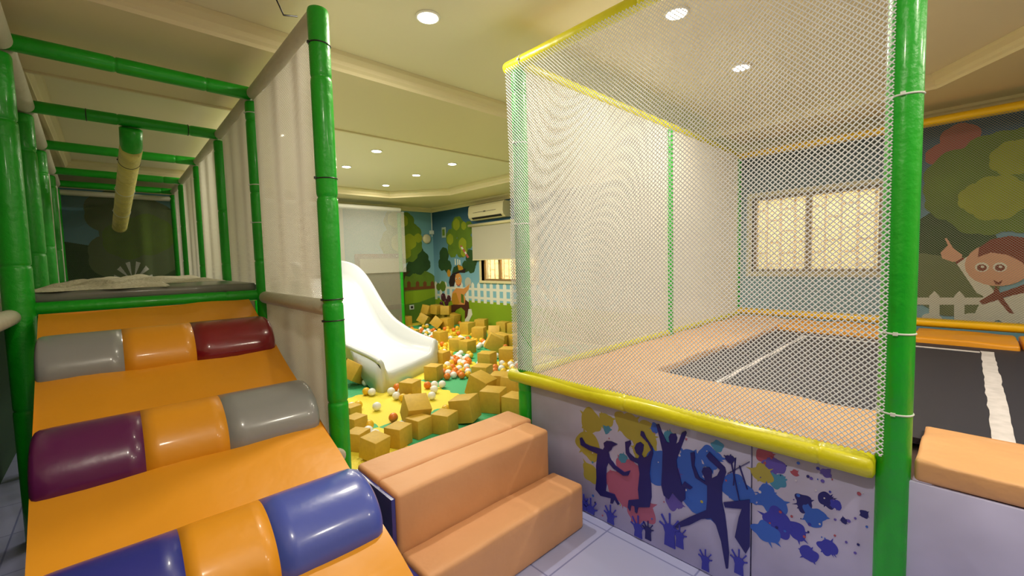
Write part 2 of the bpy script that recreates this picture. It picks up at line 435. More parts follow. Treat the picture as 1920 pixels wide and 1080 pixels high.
# right wall (X = 5.7)
M2 = Mural('X', XR, -1)
M2.rect(YN, YB, 0, .56, GR1)
M2.q = lambda a, b: (740+a/4.32, 370+b/4.32)
M2.fence(4.6, 8.72, .205, .10, .52, .96, MW)
M2.disc(390, 720, 40, G2, 7); M2.disc(355, 725, 30, G2, 7)
for d in ((400, 470, 62), (385, 540, 52), (430, 560, 50), (610, 480, 56), (620, 560, 52), (575, 560, 45), (640, 520, 40)): M2.disc(*d, G3, 7)
for d in ((510, 240, 82), (460, 330, 72), (560, 300, 85), (540, 400, 85), (470, 420, 65), (600, 250, 55), (600, 360, 55)): M2.disc(*d, G2, 8)
for d in ((500, 220, 45), (450, 340, 42), (550, 380, 50), (560, 440, 38), (560, 230, 32)): M2.disc(*d, G1, 6)
for d in ((395, 810, 32), (420, 850, 28), (380, 870, 26), (440, 820, 26)): M2.disc(*d, MPU, 7)
for d in ((385, 795, 7), (410, 840, 7), (380, 850, 6), (430, 800, 6), (400, 880, 6)): M2.disc(*d, MFL)
M2.P([(530, 390), (545, 390), (605, 485), (590, 492)], MRD); M2.P([(537, 405), (550, 400), (560, 418), (546, 424)], MW); M2.P([(566, 445), (576, 438), (586, 456), (575, 462)], MW)
# painted child, cap, orange shirt, brown trousers, one leg up
M2.disc(595, 690, 42, mat('mural_wing', '#b7b9b0', .8)); M2.disc(440, 615, 30, MGO, sq=.8)
M2.P([(440, 690), (450, 640), (480, 610), (500, 640), (480, 720), (450, 725)], MDK)
M2.disc(517, 665, 52, MSK, sq=.85)
M2.P([(465, 615), (480, 565), (520, 545), (560, 570), (568, 610), (520, 600)], G3); M2.P([(510, 545), (550, 560), (560, 590), (520, 590)], MGO)
M2.P([(460, 620), (520, 598), (575, 575), (570, 612), (530, 610), (475, 632)], MDK)
for a, b_ in ((488, 497), (508, 500), (524, 505)): M2.P([(a, b_), (a+6, b_), (a+10, 545), (a+2, 548)], MW)
M2.disc(500, 662, 9, MW); M2.disc(527, 655, 9, MW); M2.disc(502, 663, 5, MDK); M2.disc(528, 656, 5, MDK)
M2.P([(500, 700), (520, 712), (540, 692), (535, 710), (518, 720), (502, 710)], MRD)
M2.P([(470, 770), (500, 735), (560, 740), (590, 720), (608, 700), (600, 745), (565, 790), (580, 850), (560, 880), (480, 870), (462, 820)], MSK)
M2.P([(470, 780), (500, 770), (530, 860), (480, 880), (462, 840)], MGO); M2.P([(540, 780), (560, 790), (565, 860), (540, 850)], G2)
M2.P([(455, 875), (480, 868), (570, 870), (575, 830), (600, 850), (608, 930), (590, 985), (570, 980), (572, 920), (540, 890), (500, 910), (480, 940), (450, 940)], MBR)
M2.P([(600, 905), (622, 905), (630, 950), (600, 1010), (572, 1015), (572, 990), (592, 960)], MW); M2.P([(455, 935), (485, 930), (490, 955), (470, 960)], MW)
# right end of the wall behind the trampoline
M2.q = lambda a, b: (1680+a/2.25, 180+b/2.25)
BF = mat('mural_faded_red', '#a0524c', .8)
for d in ((270, 180, 60), (215, 240, 50), (180, 250, 40)): M2.disc(*d, BF, 6)
for d in ((180, 560, 70), (150, 620, 65), (230, 620, 75), (200, 680, 60), (300, 640, 90), (330, 560, 60)): M2.disc(*d, G3, 7)
for d in ((120, 760, 90), (240, 800, 120), (60, 800, 80)): M2.disc(*d, MGY, 7)
for d in ((300, 350, 130), (420, 280, 120), (520, 230, 90), (250, 430, 90), (380, 460, 120), (520, 450, 120), (480, 350, 120)): M2.disc(*d, G2, 9)
for d in ((420, 430, 90), (500, 260, 70), (350, 430, 60)): M2.disc(*d, G1, 8)
for x0 in (140, 245): M2.P([(x0, 945), (x0, 845), (x0+22, 822), (x0+44, 845), (x0+44, 945)], MW)
M2.P([(60, 850), (400, 850), (400, 880), (60, 880)], MW)
M2.P([(205, 600), (215, 600), (240, 640), (280, 670), (275, 695), (240, 700), (195, 685), (188, 660), (220, 630)], MSK2)
M2.P([(255, 705), (300, 678), (350, 740), (395, 800), (420, 830), (380, 850), (340, 830)], MW)
M2.P([(250, 700), (282, 680), (288, 688), (256, 710)], MHR)
M2.disc(430, 710, 92, MSK2, sq=1.05)
M2.P([(345, 680), (350, 640), (400, 605), (480, 590), (560, 600), (600, 660), (560, 740), (530, 700), (470, 670), (400, 660)], MHR)
for cx in (362, 438): M2.disc(cx, 722, 20, MW); M2.disc(cx, 724, 14, MHR); M2.disc(cx+3, 720, 5, MW)
M2.P([(410, 775), (430, 785), (450, 775), (440, 795), (420, 795)], MHR)
M2.P([(395, 800), (430, 860), (560, 820), (600, 830), (600, 945), (320, 945), (345, 890)], MW)
M2.P([(420, 800), (440, 830), (540, 795), (540, 830), (450, 850), (500, 920), (480, 920), (430, 860), (365, 880), (350, 865), (410, 830)], MHR)
for cx in (320, 375, 480, 150, 540): M2.disc(cx, 938, 22, MW, sq=1.4)
mo = M2.mb.build('mural_painting', wr); mo['label'] = 'painted garden with children, trees and a white picket fence'

# ================================================================ TRAMPOLINE CAGE
XF, YS_, XK = 1.84, 1.86, 5.38
tr = empty('trampoline', (3.6, .6, 0), 'padded trampoline inside a tall cage of green posts, yellow rails and white net', 'trampoline')
PR = .045
foam_post(tr, (XF, YS_, 0), (XF, YS_, 2.52), PR, GREEN, ties=((2.1, TIEW), (1.62, TIEW)), seam=.6)
foam_post(tr, (XF+.01, .15, 0), (XF+.01, .15, 2.62), PR, GREEN, seam=3, ties=((1.88, TIEW), (1.136, TIEW), (.875, TIEW)))
foam_post(tr, (3.69, YS_, 0), (3.69, YS_, 2.52), PR, GREEN)
foam_post(tr, (XK, YS_, 0), (XK, YS_, 2.52), PR, GREEN)
foam_post(tr, (XF, -1.6, 0), (XF, -1.6, 2.62), PR, GREEN)
foam_post(tr, (XK, -1.6, 0), (XK, -1.6, 2.52), PR, GREEN)
o = foam_post(tr, (XF, YS_+.1, 2.565), (XF, -1.7, 2.565), .036, YEL, 'top_rail', seam=.9, ties=((.14, TIEW),))
foam_post(tr, (XF, YS_, 2.555), (XK, YS_, 2.555), .036, YEL, 'top_rail', seam=.9)
foam_post(tr, (XK, YS_, 2.53), (XK, -1.6, 2.53), .04, YELB, 'top_rail', seam=1.2)
foam_post(tr, (XF-.02, YS_+.1, .683), (XF-.02, .19, .683), .042, YEL, 'bottom_rail', seam=.83)
foam_post(tr, (XF+.05, YS_, .71), (XK, YS_, .71), .036, YEL, 'bottom_rail', seam=.9)
foam_post(tr, (XK, YS_, .745), (XK, -1.6, .745), .04, YELB, 'bottom_rail', seam=1.4)
# nets
def sagF(u, v): return .012*math.sin(u*3.2+1)*math.sin(v*2.1)+.006*math.sin(u*9+v*4)
net(tr, 'net', (XF-.052, .17, .735), (0, 1, 0), (0, 0, 1), 1.74, 1.80, .0185, .0021, NETW, sagF, .15, 4)
o_ = net(tr, 'net', (XF+.03, YS_-.02, .74), (1, 0, 0), (0, 0, 1), XK-XF-.05, 1.80, .017, .0025, NETF)
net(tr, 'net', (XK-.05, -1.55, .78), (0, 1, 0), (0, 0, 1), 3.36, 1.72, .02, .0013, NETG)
# pads
def pad(parent, x0, x1, y0, y1, z0, z1, m_, name='edge_pad', bev=.014, wav=.008, div=14, skew=0):
    bm = bmesh.new(); nx = max(2, int((x1-x0)*div)); ny = max(2, int((y1-y0)*div))
    mb = MB(); mb.box((x0, y0, z0), (x1, y1, z1), m_, bev, 3)
    bm = bmesh.new(); vs = [bm.verts.new(v) for v in mb.v]
    for f in mb.f:
        try: bm.faces.new([vs[i] for i in f])
        except ValueError: pass
    bmesh.ops.subdivide_edges(bm, edges=[e for e in bm.edges if e.calc_length() > .12], cuts=8, use_grid_fill=True)
    ph = x0*3+y0*5
    for v in bm.verts:
        if v.co.z > z1-.05:
            u = v.co.x; w_ = v.co.y
            v.co.z += -skew*(u-x0)/(x1-x0)+wav*(math.sin(u*9+ph)+math.sin(w_*11+ph*2)+.7*math.sin(u*23+w_*17+ph))*.6
    mb2 = MB(); mb2.frombm(bm, m_, True); return mb2.build(name, parent)
pad(tr, XF+.05, 2.38, .16, 1.30, .60, .712, PADO)
pad(tr, 1.84, 2.42, -.9, .098, .662, .735, PADO, bev=.012, wav=.014, skew=.06)
pad(tr, 1.84, 2.40, -1.55, -.91, .662, .735, PADO, bev=.012, wav=.01, skew=.06)
pad(tr, XF+.06, 3.55, 1.31, 1.82, .60, .70, PADO)
pad(tr, 3.56, XK-.05, 1.27, 1.82, .60, .70, PADO)
pad(tr, 4.74, XK-.05, .30, 1.26, .60, .70, ORANGE)
pad(tr, 4.74, XK-.05, -.28, .29, .60, .70, ORANGE)
pad(tr, 4.74, XK-.05, -1.5, -.30, .60, .70, ORANGE)
m = MB(); m.box((2.3, -1.5, .63), (4.85, 1.36, .655), BED); bed = m.build('jumping_bed', tr)
bedt = .656
for nm, a, b_ in (('white_line', (2.45, .97), (4.55, 1.0)), ('white_line', (4.50, -.08), (4.55, .97))):
    m = MB(); m.box((a[0], a[1], bedt), (b_[0], b_[1], bedt+.002), TAPE); m.build(nm, bed)
# uneven wide stripe
pts = []; random.seed(3)
n = 26
for i in range(n+1): x = 2.42+(4.58-2.42)*i/n; pts.append(Vector((x, -.085+random.uniform(-.004, .004), bedt)))
for i in range(n, -1, -1): x = 2.42+(4.58-2.42)*i/n; pts.append(Vector((x, -.15+random.uniform(-.004, .004), bedt)))
m = MB(); m.poly(pts, (0, 0, 1), .002, TAPE); m.build('white_line', bed)
# plinth under the bed (closed box) and printed front panels
m = MB()
for a, b_ in (((1.86, 1.74, 0), (XK-.05, 1.80, .6)), ((XK-.1, -1.5, 0), (XK-.05, 1.74, .6)), ((1.95, -1.5, .56), (XK-.1, 1.74, .60))): m.box(a, b_, PANELW)
m.build('base_frame', tr)
fp = []
for y0, y1 in ((.575, 1.81), (-.55, .57), (-1.55, -.555)):
    m = MB(); m.box((XF-.005, y0, .003), (XF+.01, y1, .64 if y1 > 1 else .66), PANELW, .002, 1); fp.append(m.build('front_panel', tr))
P_ = []
NV = mat('print_navy', '#17166e', .5); PO = mat('print_olive', '#a69c46', .5); PP = mat('print_pink', '#a65a80', .5); PB = mat('print_blue', '#2f5fc8', .5); PBD = mat('print_deep_blue', '#3236b0', .5); PPU = mat('print_violet', '#5a4cae', .5); PRD = mat('print_rose', '#a04a5e', .5); PTE = mat('print_teal', '#3f86b0', .5); PLI = mat('print_pale', '#cbc6dc', .5)
class Print(Mural): pass
PR1 = Mural('X', XF-.0055, -1, .00004); PR1.q = lambda a, b: (960+a/2.7, 680+b/2.7)
random.seed(11)
def clampz(pts, lo=.01, hi=.635): return [Vector((p.x, p.y, max(lo, min(hi, p.z)))) for p in pts]
def splat(M, cx, cy, r, m_, k=7, spikes=.5):
    c = M.pt(cx, cy); e = abs(M.pt(cx, cy-r).z-c.z); pts = []
    ks = [random.uniform(-.28, .28) for _ in range(9)]; sp = {random.randrange(56): random.uniform(.1, .55) for _ in range(4)}
    for i in range(56):
        a = 2*PI*i/56; u = a/(2*PI)*9; j = int(u) % 9; f = u-int(u); f = f*f*(3-2*f)
        rr = e*(1+ks[j]*(1-f)+ks[(j+1) % 9]*f+sp.get(i, 0))
        pts.append(Vector((c.x, c.y+math.cos(a)*rr, max(.012, min(.63, c.z+math.sin(a)*rr)))))
    M.add(pts, m_)
for d in ((400, 300, 60), (380, 420, 70), (600, 320, 60), (680, 380, 70), (560, 300, 45), (470, 290, 40), (400, 560, 50), (650, 450, 50)): splat(PR1, *d, PO)
for d in ((590, 560, 75), (560, 640, 70), (640, 740, 75), (520, 600, 45), (600, 680, 70)): splat(PR1, *d, PP)
for d in ((740, 500, 60), (730, 560, 50), (720, 330, 22), (900, 520, 75), (930, 640, 80), (1000, 480, 50), (880, 600, 60), (960, 720, 75), (1120, 620, 60), (1160, 650, 60)): splat(PR1, *d, PB)
for d in ((820, 700, 45), (820, 560, 40)): splat(PR1, *d, PPU)
for d in ((560, 480, 26), (800, 380, 30), (480, 340, 20), (1040, 420, 28)): splat(PR1, *d, PTE)
for _ in range(46): PR1.disc(random.uniform(400, 1200), random.uniform(330, 820), random.uniform(2, 7), random.choice([PO, PB, PLI, PP, PTE, NV]))
SIL = [
 [(345,380),(355,378),(372,408),(395,420),(440,432),(462,440),(470,425),(466,405),(480,395),(505,398),(535,412),(510,425),(505,440),(490,450),(497,480),(525,520),(570,553),(600,545),(590,570),(565,570),(515,535),(490,505),(480,530),(478,580),(480,620),(475,650),(520,665),(545,715),(538,720),(520,690),(512,712),(500,710),(503,685),(450,672),(425,640),(430,580),(428,520),(435,460),(390,440),(350,415)],
 [(575,400),(600,392),(604,410),(592,430),(595,455),(620,480),(640,485),(648,470),(630,455),(622,430),(632,408),(650,400),(668,415),(665,445),(658,465),(668,480),(690,470),(706,440),(690,405),(652,365),(655,345),(668,350),(680,378),(712,425),(716,460),(705,500),(698,560),(706,620),(708,680),(698,730),(640,730),(635,760),(625,755),(622,725),(605,720),(600,750),(588,730),(592,695),(645,690),(640,640),(648,560),(640,510),(600,490),(578,455)],
 [(732,312),(745,310),(760,350),(785,400),(800,405),(795,375),(805,358),(830,358),(838,380),(832,410),(845,400),(862,352),(880,345),(885,355),(868,400),(850,450),(835,490),(838,530),(850,570),(862,620),(875,600),(915,630),(905,640),(880,630),(878,690),(860,705),(835,680),(815,655),(795,690),(770,670),(758,620),(762,540),(765,450),(750,380)],
 [(905,455),(925,450),(928,480),(925,520),(950,580),(980,600),(975,575),(962,550),(970,530),(1000,528),(1015,550),(1012,585),(1040,570),(1055,540),(1000,490),(985,470),(1000,450),(1020,470),(1080,530),(1085,555),(1065,620),(1065,700),(1080,770),(1090,850),(1100,960),(1095,1040),(1085,1040),(1060,900),(1035,820),(1010,785),(960,790),(900,820),(840,835),(820,825),(830,815),(900,780),(985,745),(990,690),(990,620),(930,580),(912,520)],
 [(1072,705),(1130,700),(1205,692),(1205,930),(1185,965),(1130,880),(1150,780),(1165,738),(1120,735),(1080,730)],
]
for s_ in SIL: PR1.k = 130; PR1.add(clampz([PR1.pt(*p) for p in s_]), NV)
# raised hands along the bottom edge
for hx, hy, sc in ((365, 720, 50), (400, 750, 60), (500, 780, 55), (640, 840, 60), (690, 850, 45), (800, 850, 80), (850, 880, 55), (980, 1000, 50), (1150, 1010, 60)):
    c = PR1.pt(hx, hy); e = abs(PR1.pt(hx, hy-sc).z-c.z); pts = [(-.35, -1), (-.3, -.2)]
    for k in range(5):
        a = PI*(.86-.18*k); L = (.75, 1.0, 1.1, 1.0, .7)[k]
        for da, l in ((.09, .45), (.05, L), (-.05, L), (-.09, .42)): pts.append((math.cos(a+da)*l, math.sin(a+da)*l))
    pts += [(.3, -.2), (.35, -1)]
    PR1.k = 131; PR1.add([Vector((c.x, c.y-p[0]*e, max(.012, c.z+p[1]*e))) for p in pts], PBD if hx % 3 else NV)
# loose curls (music stand like scribble)
PR1.k = 128; splat(PR1, 1105, 490, 22, NV)
for a, b_ in (((1110, 510), (1150, 700)), ((1090, 560), (1200, 500)), ((1150, 520), (1190, 640)), ((1130, 480), (1120, 620))):
    PR1.k = 128; PR1.P([a, (a[0]+6, a[1]), (b_[0]+5, b_[1]), b_], NV)
o = PR1.mb.build('printed_picture', fp[0]); o['label'] = 'navy silhouettes of jumping children over coloured paint splashes'
PR2 = Mural('X', XF-.0055, -1, .00004); PR2.q = lambda a, b: (1360+a/3.376, 760+b/3.376)
random.seed(5)
for d in ((250, 320, 45, PRD), (300, 380, 60, PPU), (330, 480, 45, PTE), (230, 430, 60, PO), (500, 620, 55, NV), (640, 600, 45, NV), (700, 630, 30, PBD), (560, 700, 60, PB), (450, 800, 50, PBD), (650, 900, 50, PBD), (880, 690, 22, NV), (750, 730, 18, NV), (530, 940, 45, PBD), (440, 430, 22, PRD), (640, 430, 30, PPU), (300, 620, 80, PB), (260, 560, 60, PB), (330, 740, 80, PBD), (250, 800, 70, PB)):
    splat(PR2, *d[:3], d[3])
for _ in range(50): PR2.k = 60; PR2.disc(random.uniform(200, 900), random.uniform(330, 950), random.uniform(3, 11), random.choice([NV, PB, PBD, PPU, PLI, PRD]))
o = PR2.mb.build('printed_picture', fp[1]); o['label'] = 'scattered blue and rose paint splashes'

# ================================================================ FOAM STEPS
st = empty('foam_steps', (1.2, 1.6, 0), 'tan orange padded foam steps between the white net and the printed trampoline panel', 'steps')
pad(st, .785, 1.75, 1.72, 1.93, .0, .475, STEPO, 'back_block', .018, .003)
pad(st, .785, 1.70, 1.545, 1.715, .0, .472, STEPO, 'upper_step', .018, .003)
pad(st, .785, 1.72, 1.33, 1.54, .0, .235, STEPO, 'lower_step', .018, .003)
m = MB(); m.box((.768, 1.56, .01), (.784, 1.92, .45), NAVY); m.box((.768, 1.34, .01), (.784, 1.56, .215), NAVY); o = m.build('side_cover', st); o['label'] = 'dark blue vinyl side cover'

# ================================================================ CLIMBING RAMP
rp = empty('climbing_ramp', (.2, 1.8, 0), 'orange padded climbing ramp with three two-coloured cross rolls leading to the green tower', 'ramp')
Yt, Zt, SL = 3.27, 1.185, .395
Yb = .55
def zr(y): return Zt-SL*(Yt-y)
def xl(y): return -.28+(3.27-y)*.04
m = MB()
n = 24; vs = []; fs = []
nx = 14
for i in range(n+1):
    y = Yb+(Yt-Yb)*i/n
    for j in range(nx+1):
        t = j/nx; x = xl(y)+(.665-xl(y))*t
        z = zr(y)+.006*math.sin(y*13+x*5)+.004*math.sin(x*17+y*6)
        vs.append((x, y, z))
for i in range(n):
    for j in range(nx): a = i*(nx+1)+j; fs.append((a, a+1, a+nx+2, a+nx+1))
m.add(vs, fs, ORANGE, True)
# body sides
A = [(xl(Yb), Yb, zr(Yb)), (.665, Yb, zr(Yb)), (.665, Yt, Zt), (xl(Yt), Yt, Zt)]
B = [(xl(Yb), Yb, 0.01), (.665, Yb, 0.01), (.665, Yt, Zt-.16), (xl(Yt), Yt, Zt-.16)]
m.add(A+B, [(0, 1, 5, 4), (1, 2, 6, 5), (2, 3, 7, 6), (3, 0, 4, 7), (4, 5, 6, 7)], ORANGE)
o = m.build('ramp_body', rp); o['label'] = 'orange vinyl slope'
nrm = Vector((0, -SL, 1)).normalized()
rolls = [(2.80, (228, 622), (358, 602), GREYV, ORANGE, MAROON), (2.14, (265, 790), (415, 755), PURPLE, ORANGE, GREYV), (1.54, (340, 1030), (500, 950), NAVY, ORANGE, BLUEV)]
names = {GREYV: 'grey', ORANGE: 'orange', MAROON: 'maroon', PURPLE: 'plum', BLUEV: 'blue', NAVY: 'navy'}
for yc, p1, p2, c1, c2, c3 in rolls:
    c = Vector((0, yc, zr(yc)))-nrm*.01; r = .165
    x1 = onY(*p1, yc-.02).x; x2 = onY(*p2, yc-.02).x
    xs = [xl(yc)+.005, x1, x2, .66]
    base = None
    for k, cm in enumerate((c1, c2, c3)):
        a, b_ = xs[k], xs[k+1]; L = b_-a; mb = MB()
        prof = [(0, r*.995)]+[(i/6, r*(1+.004*math.sin(i))) for i in range(1, 6)]+[(1, r*.995)]
        if k == 0: prof = [(0, r*.86), (.006/L, r*.95), (.016/L, r*.99)]+prof[1:]
        if k == 2: prof = prof[:-1]+[(1-.03/L, r*.99), (1-.01/L, r*.93), (1, r*.82)]
        mb.lathe((a, c.y, c.z), (b_, c.y, c.z), prof, cm, 48)
        mb.v = [tuple(Vector(v)-nrm*((Vector(v)-c).dot(nrm)*.30)) for v in mb.v]
        if base is None: base = mb.build('cross_roll', rp); base['label'] = names[c1]+', '+names[c2]+' and '+names[c3]+' roll'
        else:
            o = mb.build('roll_cover', base); o['label'] = names[cm]+' vinyl cover'

# ================================================================ PLAY TOWER
tw = empty('play_tower', (.2, 5.5, 0), 'long climbing tower of green padded posts and beams with white rails and net sides', 'play frame')
XC = .76
def xlt(y): return -.325-.024*(y-3.3)
TY = [3.3, 4.47, 5.72, 7.1, 8.1]
for i, y in enumerate(TY):
    foam_post(tw, (XC, y, 0), (XC, y, 2.50), .042, GREEN, seam=.48, phase=.02*i, ties=((2.42, TIEW), (1.95, TIEW), (1.7, TIEW)) if i == 0 else ())
    foam_post(tw, (xlt(y)-.02, y, 0), (xlt(y)-.02, y, 2.49), .058, GREEN, seam=.7, phase=.1*i)
    foam_post(tw, (xlt(y), y, 2.55), (XC, y, 2.55), .042, GREEN, 'crossbeam', seam=.42, phase=.05*i, ties=((.3, BLACK), (.9, BLACK)) if i == 1 else ())
foam_post(tw, (XC, 2.05, 0), (XC, 2.05, 2.56), .046, GREEN, seam=.5, phase=.25, ties=((2.40, BLACK), (1.80, BLACK), (1.24, BLACK), (1.14, BLACK)))
ya = [2.07]+TY
for i in range(len(ya)-1):
    foam_post(tw, (XC, ya[i]+.03, 2.54), (XC, ya[i+1]-.03, 2.54), .037, WFOAM, 'top_rail', seam=3)
    foam_post(tw, (xlt(ya[i]), ya[i]+.03, 2.54), (xlt(ya[i+1]), ya[i+1]-.03, 2.54), .05, WFOAM, 'top_rail', seam=3)
foam_post(tw, (XC, 2.09, 1.195), (XC, 3.27, 1.195), .04, WFOAM, 'side_rail', seam=3)
foam_post(tw, (XC-.03, 2.00, .5), (XC-.03, 3.2, .5), .04, WFOAM, 'side_rail', seam=3)
foam_post(tw, (-.40, 2.2, 1.18), (-.375, 3.27, 1.18), .04, WFOAM, 'side_rail', seam=3)
foam_post(tw, (xlt(3.3)-.03, 3.32, 1.21), (XC, 3.32, 1.21), .036, GREEN, 'crossbeam', seam=.9)
foam_post(tw, (xlt(8.1), 8.12, 2.44), (XC, 8.12, 2.44), .037, WFOAM, 'crossbeam', seam=3)
m = MB(); m.box((xlt(8.1)+.06, 3.33, 1.235), (XC-.03, 8.2, 1.295), GREYMAT, .02, 3); m.build('deck', tw)
def folds(u, v): return .006*math.sin(u*16)+.012*math.sin(u*3.1)
net(tw, 'net', (XC+.012, 2.09, 1.2), (0, 1, 0), (0, 0, 1), 6.0, 1.32, .0125, .0015, NETF, folds, .05, 4)
net(tw, 'net', (XC+.012, 2.09, .02), (0, 1, 0), (0, 0, 1), 1.2, 1.15, .0125, .0022, NETF, folds, .05, 4)
net(tw, 'net', (-.42, 2.2, 1.2), (0, 1, 0), (0, 0, 1), 5.9, 1.32, .0125, .0018, NETF)
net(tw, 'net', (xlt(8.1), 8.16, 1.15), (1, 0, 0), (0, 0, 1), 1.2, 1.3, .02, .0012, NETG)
# wing along the far wall beside the slide
YW = 8.25
foam_post(tw, (XC+.06, YW, 2.53), (4.56, YW, 2.53), .045, mat('white_rail_foam', '#efeeea', .4), 'top_rail', seam=5)
foam_post(tw, (4.52, YW, 0), (4.52, YW, 2.46), .042, GREEN, 'post', seam=.55)
foam_post(tw, (2.9, YW, 0), (2.9, YW, 2.46), .042, GREEN, 'post', seam=.55)
foam_post(tw, (1.6, 7.3, 0), (1.6, 7.3, 1.15), .042, GREEN, 'post', seam=.55)
net(tw, 'net', (XC+.06, YW-.055, 1.22), (1, 0, 0), (0, 0, 1), 3.79, 1.27, .022, .0027, mat('light_grey_net_cord', '#cfcdc8', .8))
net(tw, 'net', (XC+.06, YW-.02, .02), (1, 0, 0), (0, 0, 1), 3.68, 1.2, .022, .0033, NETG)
m = MB(); m.box((XC+.06, 7.30, 1.08), (2.98, 8.19, 1.17), GREYMAT, .02, 3); m.build('deck', tw)

# crumpled netting lying on the deck edge
def crumple(x0, x1, y0, y1, z0, hgt, seed, name, label):
    nx, ny = 60, 24; vs = []; fs = []; rnd = random.Random(seed); ph = [rnd.uniform(0, 6) for _ in range(8)]
    for j in range(ny+1):
        for i in range(nx+1):
            u = i/nx; v = j/ny; x = x0+(x1-x0)*u; y = y0+(y1-y0)*v
            e = math.sin(PI*u)**.35*math.sin(PI*v)**.6
            k = .55+.3*math.sin(7*u+9*v+ph[0])+.2*math.sin(11*u-23*v+ph[1])+.12*math.sin(17*u+41*v+ph[2])+.05*math.sin(31*u-61*v+ph[3])
            vs.append((x+.02*math.sin(17*v+ph[4]), y+.03*math.sin(14*u+ph[5]), z0+hgt*e*max(.08, k)))
    for j in range(ny):
        for i in range(nx): a = j*(nx+1)+i; fs.append((a, a+1, a+nx+2, a+nx+1))
    k = len(vs); vs2 = [(v[0], v[1], z0) for v in vs]; 
    fs2 = [tuple(k+a for a in f)[::-1] for f in fs]
    rim = [i for i in range(nx+1)]+[j*(nx+1)+nx for j in range(1, ny+1)]+[ny*(nx+1)+i for i in range(nx-1, -1, -1)]+[j*(nx+1) for j in range(ny-1, 0, -1)]
    fs3 = [(rim[i], rim[(i+1) % len(rim)], k+rim[(i+1) % len(rim)], k+rim[i]) for i in range(len(rim))]
    mb = MB(); mb.add(vs+vs2, fs+fs2+fs3, CLOTH, True); o = mb.build(name, None, origin=((x0+x1)/2, (y0+y1)/2, z0))
    return tag(o, label, 'netting', 'crumpled netting heaps on the tower deck')
crumple(-.31, .26, 3.34, 4.1, 1.297, .055, 1, 'crumpled_netting', 'off-white netting bunched on the left front of the grey tower deck')
crumple(-.2, .68, 4.15, 5.9, 1.297, .06, 4, 'crumpled_netting', 'off-white netting ridge lying across the deck behind the front bunch')

# yellow padded beam hanging under the crossbeams
hb = empty('hanging_beam', (.185, 4.5, 2.44), 'faded yellow padded beam slung under the green crossbeams of the tower', 'beam')
foam_post(hb, (.185, 4.52, 2.36), (.125, 7.15, 1.93), .07, YEL2, 'padded_sleeve', seam=.35, ties=((.3, BLACK), (1.1, TIEW), (1.9, TIEW)))
m = MB(); m.lathe((.19, 4.47, 2.50), (.185, 4.56, 2.33), [(0, .055), (.05, .07), (.9, .068), (1, .05)], GREEN, 20); o = m.build('hanger_sleeve', hb); o['label'] = 'short green hanger sleeve'
m = MB(); m.lathe((.245, 4.55, 2.40), (.215, 4.53, 2.30), [(0, .014), (.5, .02), (1, .016)], YEL2, 10); m.build('loose_wrap', hb)
# black cable dropping from the ceiling near the tall post
m = MB(); m.tube([(.66, 2.12, ZC), (.665, 2.12, 2.72), (.66, 2.13, 2.66), (.62, 2.16, 2.6), (.66, 2.2, 2.56), (.72, 2.2, 2.575)], .004, BLACK, 6)
tag(m.build('cable', None, origin=(.66, 2.12, 2.7)), 'thin black cable hanging from the ceiling beside the tall green post', 'cable')

# ================================================================ SLIDE
sd = empty('slide', (2.6, 4.7, 0), 'wide white fibreglass slide with curved rims running down into the ball pit', 'slide')
def slide_frame(t):
    # centre, half width, bed height, lateral dir
    if t < .08: z = 1.2
    else:
        s_ = (t-.08)/.92; z = 1.2-.0
        z = .20+(1.0)*(1-(math.sin(min(1, s_*1.12)*PI/2)))**1.0 if False else .20+1.0*(1/(1+math.exp(9.5*(s_-.42)))-1/(1+math.exp(9.5*.58)))/(1/(1+math.exp(-9.5*.42))-1/(1+math.exp(9.5*.58)))
    k = max(0, (t-.55)/.45); k = k*k*(3-2*k)
    cx = 2.44+.16*k+.0*t; cy = 7.25-2.6*t
    a = math.radians(29)*k; lat = Vector((math.cos(a), math.sin(a), 0))
    hw = .30+.26*(t**1.5)
    return Vector((cx, cy, z)), hw, lat
n = 44; prof = None; vs = []; fs = []
def section(t):
    c, hw, lat = slide_frame(t)
    rimh = .27-.09*max(0, (t-.7)/.3)
    zf = c.z
    pts = [(-hw-.09, rimh-.05), (-hw-.085, rimh-.01), (-hw-.05, rimh), (-hw-.025, rimh-.02), (-hw, .09), (-hw+.05, .02), (-hw+.14, 0), (0, -.008), (hw-.14, 0), (hw-.05, .02), (hw, .09), (hw+.025, rimh-.02), (hw+.05, rimh), (hw+.085, rimh-.01), (hw+.09, rimh-.05),
           (hw+.075, rimh-.05), (hw+.02, .03), (hw-.1, -.035), (0, -.04), (-hw+.1, -.035), (-hw-.02, .03), (-hw-.075, rimh-.05)]
    return [c+lat*p[0]+Vector((0, 0, p[1])) for p in pts]
K = 22
for i in range(n+1): vs += section(i/n)
for i in range(n):
    for k in range(K): fs.append((i*K+k, i*K+(k+1) % K, (i+1)*K+(k+1) % K, (i+1)*K+k))
fs.append(tuple(range(K))[::-1])
m = MB(); m.add(vs, fs, SLIDEW, True); m.build('slide_chute', sd)
